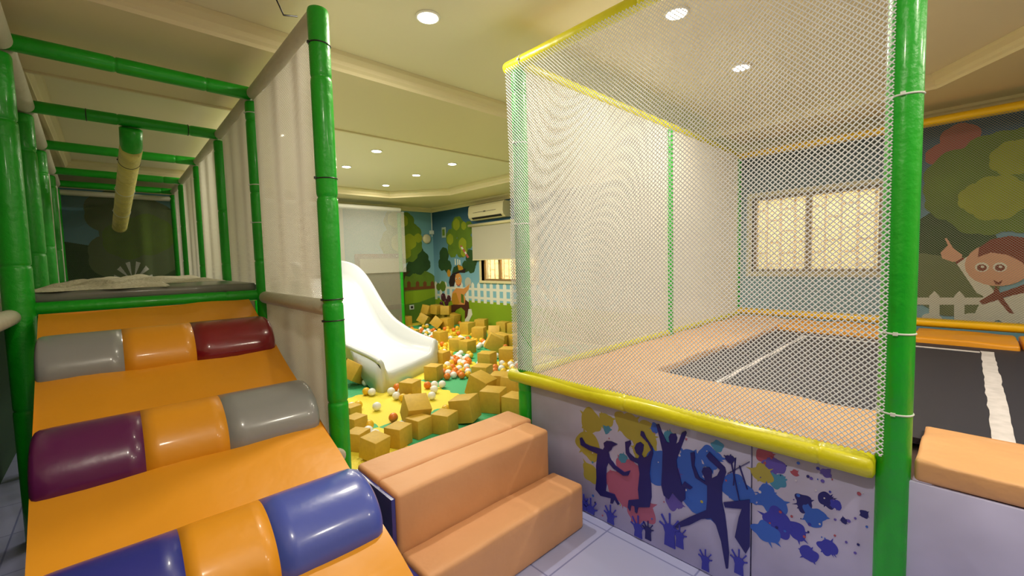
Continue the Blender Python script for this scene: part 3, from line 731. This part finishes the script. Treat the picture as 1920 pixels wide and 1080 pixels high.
# exit lip: rolls over to the floor at the end and partly up the left side
m = MB(); e = section(1.0); ring0 = e[0:15]; c, hw, lat = slide_frame(1.0); fwd = Vector((lat.y, -lat.x, 0))
vs = []; steps = [(0, 0), (.03, -.008), (.05, -.03), (.06, -.07)]
for dx, dz in steps: vs += [p+fwd*dx+Vector((0, 0, dz)) for p in ring0]
vs += [Vector((p.x, p.y, 0.012))+fwd*.075 for p in ring0]
fs = [(j*15+k, j*15+k+1, (j+1)*15+k+1, (j+1)*15+k) for j in range(len(steps)) for k in range(14)]
m.add(vs, fs, SLIDEW, True)
for side in (0, 14):   # side cheeks arching away from the floor
    q = [section(1-.022*i)[side] for i in range(9)]
    q0 = q[0]+fwd*.06+Vector((0, 0, -.07)); vs = [q0, Vector((q0.x, q0.y, .012))+fwd*.015]; fs = []
    for i, p in enumerate(q):
        zb = .012+(p.z-.03)*min(1, (i/8))**3.0
        vs += [p.copy(), Vector((p.x, p.y, zb))]
    for i in range(9): fs.append((2*i, 2*i+1, 2*i+3, 2*i+2))
    m.add(vs, fs, SLIDEW, True)
o = m.build('exit_lip', sd)
sol = o.modifiers.new('thickness', 'SOLIDIFY'); sol.thickness = .008
# support legs under the slide
for t, sx in ((.35, -.2), (.35, .2), (.6, -.2), (.6, .2)):
    c, hw, lat = slide_frame(t); p = c+lat*sx; m = MB(); m.tube([(p.x, p.y, .01), (p.x, p.y, p.z-.04)], .02, WFOAM, 10); m.build('leg', sd)

# ================================================================ FLOOR MATS
random.seed(21)
def edge_pts(kind, i, j):
    """shared zigzag seam: kind 'v' at x=i (between y j..j+1), 'h' at y=j"""
    r_ = []; n_ = 12
    for k in range(n_+1):
        t = k/n_
        if k in (0, n_): r_.append((t, 0)); continue
        s_ = .016*(1 if k % 2 else -1); r_.append((t-.018, s_)); r_.append((t+.018, s_))
    return r_
OX, OY = .59, .40
ROWN = ['third', 'nearest', 'second', 'third', 'fourth', 'fifth', 'sixth', 'farthest']
for i in range(0, 6):
    for j in range(2, 9):
        x0, x1 = max(OX+i, .82), min(OX+i+1, 5.68); y0, y1 = max(OY+j, 2.5 if False else 1.98), min(OY+j+1, 8.78)
        if x1-x0 < .05 or y1-y0 < .05: continue
        def zig(a, b_, horiz, lim0, lim1, at, inner):
            pts = []
            if not inner: return [(a, at)] if horiz else [(at, a)]
            base0 = math.floor((a-(OX if horiz else OY))+1e-6)+(OX if horiz else OY)
            for t, s_ in edge_pts('x', 0, 0):
                u = base0+t
                if a-1e-6 <= u < b_-1e-6 and not (t == 1): pts.append((u, at+s_) if horiz else (at+s_, u))
            return pts
        bot = zig(x0, x1, True, 0, 0, y0, y0 == OY+j)
        rgt = zig(y0, y1, False, 0, 0, x1, x1 == OX+i+1)
        top = [p for p in zig(x0, x1, True, 0, 0, y1, y1 == OY+j+1)]
        lft = [p for p in zig(y0, y1, False, 0, 0, x0, x0 == OX+i)]
        ring_ = []
        ring_ += [(x0, y0)]+[p for p in bot if p[0] > x0+.001]+[(x1, y0)]+[p for p in rgt if p[1] > y0+.001]+[(x1, y1)]+[p for p in reversed(top) if p[0] > x0+.001]+[(x0, y1)]+[p for p in reversed(lft) if p[1] > y0+.001]
        cl = []
        for p in ring_:
            if not cl or (abs(p[0]-cl[-1][0])+abs(p[1]-cl[-1][1])) > 1e-4: cl.append(p)
        yel = (i+j) % 2 == 0
        mb = MB(); mb.poly([Vector((x, y, .001)) for x, y in cl], (0, 0, 1), .011, MATY if yel else MATG)
        o = mb.build('foam_mat', None, origin=((x0+x1)/2, (y0+y1)/2, 0))
        colr = 'yellow' if yel else 'green'
        rowt = {2: 'first row behind the steps', 3: 'second row from the steps', 4: 'third row from the steps', 5: 'fourth row from the steps', 6: 'fifth row from the steps', 7: 'sixth row from the steps', 8: 'row at the far wall'}[j]
        colt = {0: 'under the tower net', 1: 'second from the tower', 2: 'third from the tower', 3: 'fourth from the tower', 4: 'fifth from the tower', 5: 'at the window wall'}[i]
        tag(o, '%s foam mat, %s, %s' % (colr, rowt, colt), 'foam mat', 'interlocking foam mats of the ball pit floor')

# ================================================================ CUBES AND BALLS
ZM = .013
ZB_ = .054
m = MB(); m.box((-.5, -.5, 0), (.5, .5, 1), CUBE, .02, 2); cube0 = m.build('foam_cube', None, origin=(0, 0, 0))
cube_me = cube0.data; bpy.data.objects.remove(cube0)
CUB = []
def put_cube(px, py, size, rz, tilt=(0, 0), zb=ZM, label=''):
    p = onZ(px, py, zb); d = Vector((p.x, p.y, 0)).normalized(); p = p+d*size*.45
    M_ = Matrix.Rotation(rz, 4, 'Z') @ Matrix.Rotation(tilt[0], 4, 'X') @ Matrix.Rotation(tilt[1], 4, 'Y')
    lo = min((M_ @ Vector((a*size, b_*size, c_*size))).z for a in (-.5, .5) for b_ in (-.5, .5) for c_ in (0, 1))
    o = bpy.data.objects.new('foam_cube', cube_me); COL.objects.link(o)
    o.location = (p.x, p.y, zb-lo); o.rotation_euler = M_.to_euler(); o.scale = (size,)*3
    tag(o, label, 'foam cube', 'mustard foam cubes in the ball pit'); CUB.append([p.x, p.y, size, o, zb]); return o
C_ = [
 (770, 747, .165, .45, (0, 0), ZM, 'mustard foam cube standing alone at the middle of the slide lip'),
 (814, 714, .17, .5, (0, 0), ZM, 'mustard foam cube touching the right end of the slide lip'),
 (829, 684, .17, .3, (0, 0), ZM, 'mustard foam cube just beyond the right corner of the slide lip'),
 (826, 643, .19, .15, (0, 0), ZM, 'upright mustard cube beside the small green mat patch beyond the slide'),
 (857, 659, .19, .55, (0, 0), ZM, 'left cube of the touching pair right of the yellow heap'),
 (877, 663, .19, .1, (0, 0), ZM, 'right cube of the touching pair right of the yellow heap'),
 (914, 690, .19, .35, (0, 0), ZM, 'mustard cube standing on the edge of green mat, orange ball at its left'),
 (953, 682, .2, .5, (0, 0), ZM, 'mustard cube with white balls on both sides, close to the cage post'),
 (877, 627, .22, .2, (0, 0), ZM, 'mustard cube in the thick of the white balls below the painted child'),
 (899, 638, .22, .6, (0, 0), ZM, 'mustard cube with a bright front, in front of the green mural grass'),
 (920, 664, .23, .9, (.5, 0), ZM, 'mustard block tipped over onto its edge, wedge shaped'),
 (941, 652, .2, .3, (.15, 0), ZM, 'low mustard cube lying between the tipped block and the cage post'),
 (968, 652, .2, .2, (0, 0), ZM, 'mustard cube half hidden by the pale cage post, middle row'),
 (951, 625, .21, .25, (0, 0), ZM, 'left cube of the two against the green mural grass by the cage post'),
 (968, 625, .21, .5, (0, 0), ZM, 'right cube of the two against the green mural grass by the cage post'),
 (927, 641, .2, .7, (0, .5), ZM, 'mustard cube leaning on its edge behind the wedge shaped block'),
 (903, 620, .22, .5, (0, 0), ZM, 'mustard cube in the back row under the end of the picket fence'),
 (790, 613, .2, .6, (.5, .3), ZM, 'tilted mustard cube at the left of the corner heap'),
 (813, 620, .2, .8, (.7, .2), ZM, 'mustard cube balanced on its corner in front of the corner heap'),
 (838, 617, .22, .3, (0, 0), ZM, 'large mustard cube at the right foot of the corner heap'),
 (858, 608, .22, .2, (.2, 0), ZM, 'mustard cube under the painted child in the corner heap'),
 (806, 604, .22, .5, (.1, 0), ZM, 'lower left cube of the corner heap'),
 (824, 604, .22, .1, (0, 0), ZM, 'lower middle cube of the corner heap'),
 (842, 604, .22, .4, (0, 0), ZM, 'lower right cube of the corner heap'),
 (800, 593, .2, .3, (.2, .2), .2, 'upper left cube of the corner heap'),
 (836, 592, .2, .7, (0, .1), .225, 'upper right cube of the corner heap'),
 (818, 590, .2, .2, (.1, 0), .24, 'topmost cube of the corner heap'),
 (758, 611, .21, .1, (0, 0), ZM, 'dark looking mustard cube beside the brown framed board'),
 (771, 641, .2, .4, (.12, 0), ZM, 'mustard cube lying just right of the green wing post'),
 (787, 648, .17, .1, (0, 0), ZM, 'low mustard cube over the upper rim of the slide end'),
 (905, 719, .19, .45, (0, 0), ZM, 'mustard cube at the head of the right hand group by the cage post'),
 (897, 752, .21, .3, (.35, 0), ZM, 'mustard cube leaning back in front of the green mat, left of its group'),
 (940, 740, .2, .55, (0, 0), ZM, 'mustard cube in the second row of the group beside the cage post'),
 (960, 752, .19, .2, (0, .2), ZM, 'mustard cube pressed against the cage post below the yellow rail end'),
 (926, 775, .2, .5, (0, 0), ZM, 'large mustard cube just behind the right end of the foam steps'),
 (968, 786, .19, .3, (0, 0), ZM, 'nearest mustard cube at the foot of the cage post'),
 (876, 797, .2, .5, (-.15, 0), ZM, 'flat looking mustard cube behind the centre right of the foam steps'),
 (777, 806, .2, -.3, (.45, .1), ZM, 'mustard cube rearing up on its edge left of the green mat patch'),
 (786, 821, .15, .2, (0, 0), ZM, 'mustard cube directly below the rearing one'),
 (748, 840, .15, .4, (0, 0), ZM, 'mustard cube behind the left middle of the foam steps'),
 (702, 866, .15, .35, (.15, 0), ZM, 'tall mustard cube behind the left end of the foam steps'),
 (672, 846, .135, .5, (0, 0), ZM, 'mustard cube next to the tall tower post, behind the left step corner'),
 (668, 815, .135, .3, (0, 0), ZM, 'mustard cube by the tall tower post, middle of the three in a column'),
 (661, 788, .12, .2, (0, 0), ZM, 'small mustard cube by the tall tower post, farthest of the three in a column'),
 (657, 728, .2, .4, (.3, .5), ZM, 'tilted mustard cube under the slide beside the tall tower post'),
 (835, 815, .16, .4, (0, 0), ZM, 'mustard cube barely showing over the steps between two green mats'),
 (690, 688, .2, .4, (0, 0), ZM, 'mustard cube deep in the shade under the slide'),
]
for a in C_: put_cube(a[0], a[1], a[2], a[3], a[4], a[5], a[6])

ZM_ = ZM
# settle the cubes: keep them inside the walls and push touching neighbours apart
for _ in range(60):
    for i_, a in enumerate(CUB):
        for b_ in CUB[i_+1:]:
            if abs(a[4]-b_[4]) > .12: continue
            d = Vector((a[0]-b_[0], a[1]-b_[1])); L = d.length; need = (a[2]+b_[2])*.64
            if L < need and L > 1e-5:
                d = d/L*(need-L)*.5
                a[0] += d.x; a[1] += d.y; b_[0] -= d.x; b_[1] -= d.y
    for a in CUB:
        a[0] = min(a[0], XR-.03-a[2]*.66); a[1] = min(a[1], YB-.09-a[2]*.66)
        if a[1] < 1.97+a[2]*.66: a[1] = 1.97+a[2]*.66
for a in CUB: a[3].location.x = a[0]; a[3].location.y = a[1]

def ball_mesh(mm):
    bm = bmesh.new(); bmesh.ops.create_uvsphere(bm, u_segments=20, v_segments=12, radius=.041); mb = MB(); mb.frombm(bm, mm, True)
    o = mb.build('play_ball', None, origin=(0, 0, 0)); me = o.data; bpy.data.objects.remove(o); return me
BM_ = {'white': ball_mesh(BALLW), 'yellow': ball_mesh(BALLY), 'orange': ball_mesh(BALLO)}
BALLS = []
def free(x, y, z=ZB_, r=.041):
    for (bx, by, bz) in BALLS:
        if (bx-x)**2+(by-y)**2+(bz-z)**2 < (2*r-.002)**2: return False
    for (cx, cy, s_, o, zb) in CUB:
        if zb < .1 and math.hypot(cx-x, cy-y) < s_*.72+r: 
            return False
    return True
def put_ball(x, y, z, colr, label, grp):
    o = bpy.data.objects.new('play_ball', BM_[colr]); COL.objects.link(o); o.location = (x, y, z)
    o.rotation_euler = (random.uniform(0, 3), random.uniform(0, 3), 0)
    BALLS.append((x, y, z)); tag(o, label, 'ball', grp); return o
Q5 = lambda a, b: (600+a/3.6, 560+b/3.6)
Wh, Ye, Or = 'white', 'yellow', 'orange'
BL = [
 (480, 625, Wh, 'white ball touching the left corner of the slide lip'), (515, 655, Wh, 'white ball nearest the viewer left of the cube at the slide lip'), (540, 622, Wh, 'white ball squeezed between slide lip and its cube'),
 (350, 630, Wh, 'white ball at the left foot of the slide'), (215, 727, Wh, 'white ball beside the tall tower post'), (383, 727, Wh, 'lone white ball on the yellow mat'),
 (755, 655, Wh, 'white ball right of the slide lip cube, nearest of its trio'), (770, 612, Wh, 'white ball in the middle of the trio right of the slide lip cube'), (772, 580, Wh, 'white ball farthest of the trio right of the slide lip cube'), (825, 577, Wh, 'white ball alone on the green mat edge by the second cube'),
 (495, 802, Or, 'lone orange ball on the yellow mat'), (520, 597, Or, 'orange ball against the slide lip, left of the cube'), (560, 668, Ye, 'left one of two yellow balls in front of the slide lip cube'), (605, 668, Ye, 'right one of two yellow balls in front of the slide lip cube'), (725, 583, Or, 'orange ball between the two cubes at the slide lip'),
 (258, 717, Ye, 'yellow ball beside the white ball near the tall tower post'), (312, 625, Ye, 'yellow ball at the left foot of the slide'), (325, 892, Wh, 'left one of two white balls behind the left of the foam steps'), (370, 917, Wh, 'right one of two white balls behind the left of the foam steps'),
 (533, 852, Wh, 'white ball half hidden behind the rearing cube'), (1020, 732, Wh, 'white ball left of the cubes behind the step end'), (850, 745, Ye, 'rear one of the yellow pair on the green and yellow mat seam'), (872, 780, Ye, 'front one of the yellow pair on the green and yellow mat seam'),
 (1045, 702, Ye, 'yellow ball left of the cubes behind the step end'), (320, 845, Ye, 'yellow ball behind the left end of the foam steps'), (992, 442, Or, 'bright orange ball alone on the upper yellow mat'), (978, 405, Wh, 'white ball just behind the bright orange one'),
 (935, 378, Wh, 'white ball on the upper green mat, left one'), (1005, 370, Ye, 'yellow ball between the pair of cubes and the white balls'), (1065, 437, Wh, 'white ball at the left of the green edge cube'), (878, 408, Wh, 'white ball above the yellow one right of the slide end'),
 (885, 432, Ye, 'yellow ball touching the cube beyond the slide lip'), (858, 525, Or, 'orange ball nearest the right cube of the slide lip'), (866, 500, Wh, 'white ball behind the right cube of the slide lip'), (902, 502, Or, 'orange ball at the green mat edge, left one of three'), (932, 502, Or, 'orange ball at the green mat edge, middle one of three'), (956, 492, Ye, 'yellow ball at the green mat edge, right one of three'),
 (1202, 517, Wh, 'white ball in front of the small clutch near the cage post'), (1180, 487, Or, 'orange ball at the left of the small clutch near the cage post'), (1182, 462, Or, 'orange ball at the back left of the small clutch near the cage post'), (1300, 462, Wh, 'white ball in the middle of the clutch near the cage post'), (1332, 442, Wh, 'white ball at the back of the clutch near the cage post'),
 (1278, 500, Wh, 'white ball at the front right of the clutch near the cage post'), (1318, 487, Ye, 'yellow ball at the right of the clutch near the cage post'), (1238, 490, Ye, 'yellow ball in the centre left of the clutch near the cage post'), (1250, 452, Ye, 'yellow ball at the back centre of the clutch near the cage post'), (308, 565, Wh, 'white ball in the shade under the slide'),
 (355, 570, Ye, 'yellow ball in the shade under the slide'),
]
for a, b_, c_, lb in BL:
    p = onZ(*Q5(a, b_), ZB_)
    if not free(p.x, p.y, r=.03): p = p+Vector((.0, -.03, 0))
    put_ball(p.x, p.y, ZB_, c_, lb, 'loose plastic balls on the near foam mats')
random.seed(99)
def field(n_, poly_fn, zone, wts=(45, 33, 22)):
    k = 0; tries = 0; mine = []
    while k < n_ and tries < n_*60:
        tries += 1; x, y = poly_fn()
        if not free(x, y): continue
        # keep clear of the slide end
        if 1.9 < x < 3.25 and 4.1 < y < 5.3+.0 and (y-4.2) > (x-1.95)*.55-.12: continue
        c_ = random.choices([Wh, Ye, Or], wts)[0]
        mine.append((c_, put_ball(x, y, ZB_, c_, '', 'balls '+zone))); k += 1
    ordn = ['leftmost', 'second from left', 'third from left', 'fourth from left', 'fifth from left', 'sixth from left', 'seventh from left', 'eighth from left', 'ninth from left', 'tenth from left', 'eleventh from left', 'twelfth from left']
    for c_ in (Wh, Ye, Or):
        g = [o for q, o in mine if q == c_]; g.sort(key=lambda o: o.location.length)
        nr = 1 if len(g) < 6 else 2 if len(g) < 14 else 3; rn = {1: [''], 2: ['near row', 'far row'], 3: ['near row', 'middle row', 'far row']}[nr]
        per = math.ceil(len(g)/nr)
        for q in range(nr):
            row = sorted(g[q*per:(q+1)*per], key=lambda o: o.location.x/max(.1, o.location.y))
            for t_, o in enumerate(row): o['label'] = ('%s ball %s, %s%s' % (c_, zone, (rn[q]+' ') if rn[q] else '', ordn[t_]))
def gauss(cx, cy, sx, sy):
    def f():
        while True:
            x = random.gauss(cx, sx); y = random.gauss(cy, sy)
            if .9 < x < 5.62 and 2.1 < y < 8.15: return x, y
    return f
def px_field(x0, x1, y0, y1):
    def f():
        while True:
            p = onZ(random.uniform(x0, x1), random.uniform(y0, y1), ZB_)
            if p.x < 5.6 and p.y < 8.1: return p.x, p.y
    return f
field(60, px_field(752, 905, 596, 640), 'before the corner heap')
field(40, px_field(800, 915, 630, 668), 'on the mat beyond the slide', (30, 55, 15))
field(24, px_field(825, 880, 666, 706), 'right of the slide end', (40, 35, 25))
field(26, px_field(905, 985, 605, 672), 'among the window wall cubes')
field(14, px_field(930, 985, 676, 706), 'behind the pale cage post', (50, 35, 15))
field(10, px_field(650, 700, 690, 722), 'beneath the slide', (30, 50, 20))

# ================================================================ WALL FITTINGS
# downlights
for k, (x, y) in enumerate(LAMPS):
    lb = ['bright downlight in the near ceiling above the foam steps', 'large downlight seen through the net at the top, left of two', 'downlight seen through the net above the trampoline window',
          'downlight left and nearest in the far tray group of five', 'downlight farther left in the far tray group', 'middle downlight of the far tray group', 'right downlight of the far tray group', 'farthest downlight of the far tray group',
          'downlight glowing through the tower net, higher one', 'downlight glowing through the tower net, lower one'][k] if k < 10 else ['unseen added downlight over the climbing ramp', 'unseen added downlight behind the foam steps side', 'unseen added downlight far behind the steps', 'unseen added downlight beside the trampoline entrance'][k-10]
    if k >= 10: pass  # these last downlights are out of view, added to light the room
    e_ = empty('downlight', (x, y, ZC), lb, 'ceiling light', 'recessed round downlights')
    m = MB(); m.ring((x, y, ZC-.004), (0, 0, 1), .062, .008, mat('white_trim', '#f4f2ea', .4), 28); m.build('trim_ring', e_)
    m = MB(); m.lathe((x, y, ZC-.012), (x, y, ZC-.002), [(0, .03), (.0, .054), (1, .056)], LIGHTM, 24); m.build('diffuser', e_)
    ld = bpy.data.lights.new('downlight_lamp', 'AREA'); ld.shape = 'DISK'; ld.size = .11; ld.energy = LAMP_W; ld.color = WARM; ld.spread = PI
    lo = bpy.data.objects.new('downlight_lamp', ld); COL.objects.link(lo); lo.parent = e_; lo.location = (0, 0, -.02)

# air conditioner on the window wall
ac = empty('air_conditioner', (XR, 5.95, 2.27), 'cream split air conditioner mounted above the roller blind', 'air conditioner')
y0, y1 = 6.02-.55, 7.25
m = MB(); y0 = 6.15
prof = [(0, .0), (-.14, .0), (-.20, .05), (-.215, .12), (-.20, .26), (-.17, .30), (0, .30)]
def prism_y(prof, ya_, yb_, X, Z, mm, mb):
    k = len(prof); vs = [(X+a, ya_, Z+b_) for a, b_ in prof]+[(X+a, yb_, Z+b_) for a, b_ in prof]
    mb.add(vs, [tuple(range(k))[::-1], tuple(range(k, 2*k))]+[(i, (i+1) % k, k+(i+1) % k, k+i) for i in range(k)], mm)
prism_y(prof, 6.05, 7.12, XR-.002, 2.25, ACW, m); m.build('body', ac)
m = MB(); prism_y([(-.16, .018), (-.195, .052), (-.203, .048), (-.168, .012)], 6.12, 7.02, XR-.006, 2.25, DARK, m); m.build('air_outlet', ac)
m = MB(); m.box((XR-.222, 6.25, 2.39), (XR-.214, 6.95, 2.395), DARK); m.box((XR-.223, 6.56, 2.385), (XR-.213, 6.62, 2.402), DARK); m.build('front_seam', ac)
# roller blind
rb = empty('roller_blind', (XR-.08, 6.3, 2.15), 'grey roller blind pulled halfway down the far window', 'blind')
m = MB(); m.lathe((XR-.07, 5.3, 2.16), (XR-.07, 7.3, 2.16), [(0, .03), (1, .03)], CREAMF, 16); m.build('roller_tube', rb)
m = MB(); m.box((XR-.052, 5.32, 1.44), (XR-.048, 7.22, 2.15), BLIND); m.build('fabric', rb)
m = MB(); m.box((XR-.058, 5.32, 1.425), (XR-.042, 7.22, 1.445), CREAMF); m.build('bottom_bar', rb)
# brown framed board on the far wall
bd = empty('notice_board', (4.2, YB, .4), 'brown framed board on the far wall beside the painted tree', 'board')
m = MB(); x0, x1, z0, z1 = 3.75, 4.86, .38, 1.62
for a, b_ in (((x0, z0), (x0+.1, z1)), ((x1-.1, z0), (x1, z1)), ((x0+.1, z1-.1), (x1-.1, z1)), ((x0+.1, z0), (x1-.1, z0+.1))): m.box((a[0], YB-.05, a[1]), (b_[0], YB-.006, b_[1]), WOODB, .004, 1)
fr = m.build('frame', bd)
for x, z in ((x1-.05, z1-.05), (x1-.05, z0+.08), (x1-.05, 1.0), (x1-.16, z1-.05)):
    m = MB(); m.lathe((x, YB-.058, z), (x, YB-.048, z), [(0, .012), (1, .014)], TIEW, 10); m.build('bolt_cap', fr)
m = MB(); m.box((x0+.1, YB-.03, z0+.1), (x1-.1, YB-.02, z1-.1), mat('board_face', '#b7a98e', .5)); m.build('panel', bd)
# small fittings
def small(name, px, py, plane, w_, h_, d_, mm, lab, cat, roundy=False):
    if plane == 'Y': p = onY(px, py, YB); a = (p.x-w_/2, YB-d_, p.z-h_/2); b_ = (p.x+w_/2, YB-.006, p.z+h_/2)
    else: p = onX(px, py, XR); a = (XR-d_, p.y-w_/2, p.z-h_/2); b_ = (XR-.006, p.y+w_/2, p.z+h_/2)
    mb = MB()
    if roundy:
        mb.lathe((p.x, YB-.006, p.z), (p.x, YB-d_, p.z), [(0, w_/2), (.5, w_/2), (.85, w_*.4), (1, w_*.2)], mm, 28)
        for q in range(3): mb.ring((p.x, YB-d_*.8-.001, p.z), (0, 1, 0), w_*(.15+.09*q), .003, DARK)
    else:
        mb.box(a, b_, mm, .006, 2)
        if 'socket' in name or 'frame' in name:
            if plane == 'Y': mb.box((a[0]+w_*.25, a[1]-.002, a[2]+h_*.25), (b_[0]-w_*.25, a[1]+.004, b_[2]-h_*.25), DARK)
            else: mb.box((a[0]-.002, a[1]+w_*.2, a[2]+h_*.2), (a[0]+.004, b_[1]-w_*.2, b_[2]-h_*.2), G2)
    tag(mb.build(name, None, origin=((a[0]+b_[0])/2, (a[1]+b_[1])/2, a[2])), lab, cat)
small('alarm_bell', 799, 448, 'Y', .22, .22, .07, mat('bell_cream', '#cfc8a8', .4), 'round cream alarm bell on the far wall between painted tree and corner', 'alarm bell', True)
small('junction_box', 809, 436, 'Y', .14, .09, .05, mat('white_plastic', '#c9d4d2', .4), 'small white junction box in the far corner beside the bell', 'junction box')
small('wall_socket', 771.5, 576, 'Y', .12, .11, .02, mat('white_plastic', '#c9d4d2', .4), 'white socket low on the painted green hill of the far wall', 'socket')
small('picture_frame', 833, 436, 'X', .16, .24, .02, mat('pale_frame', '#9fb0a4', .5), 'small pale frame partly over the painted tree on the window wall', 'frame')
m = MB(); p = onY(808, 398, YB); m.box((p.x-.01, YB-.02, 2.02), (p.x+.01, YB-.006, 2.58), mat('white_plastic', '#c9d4d2', .4)); tag(m.build('cable_duct', None, origin=(p.x, YB-.01, 2.02)), 'thin cable duct running up the far corner from the junction box', 'cable duct')
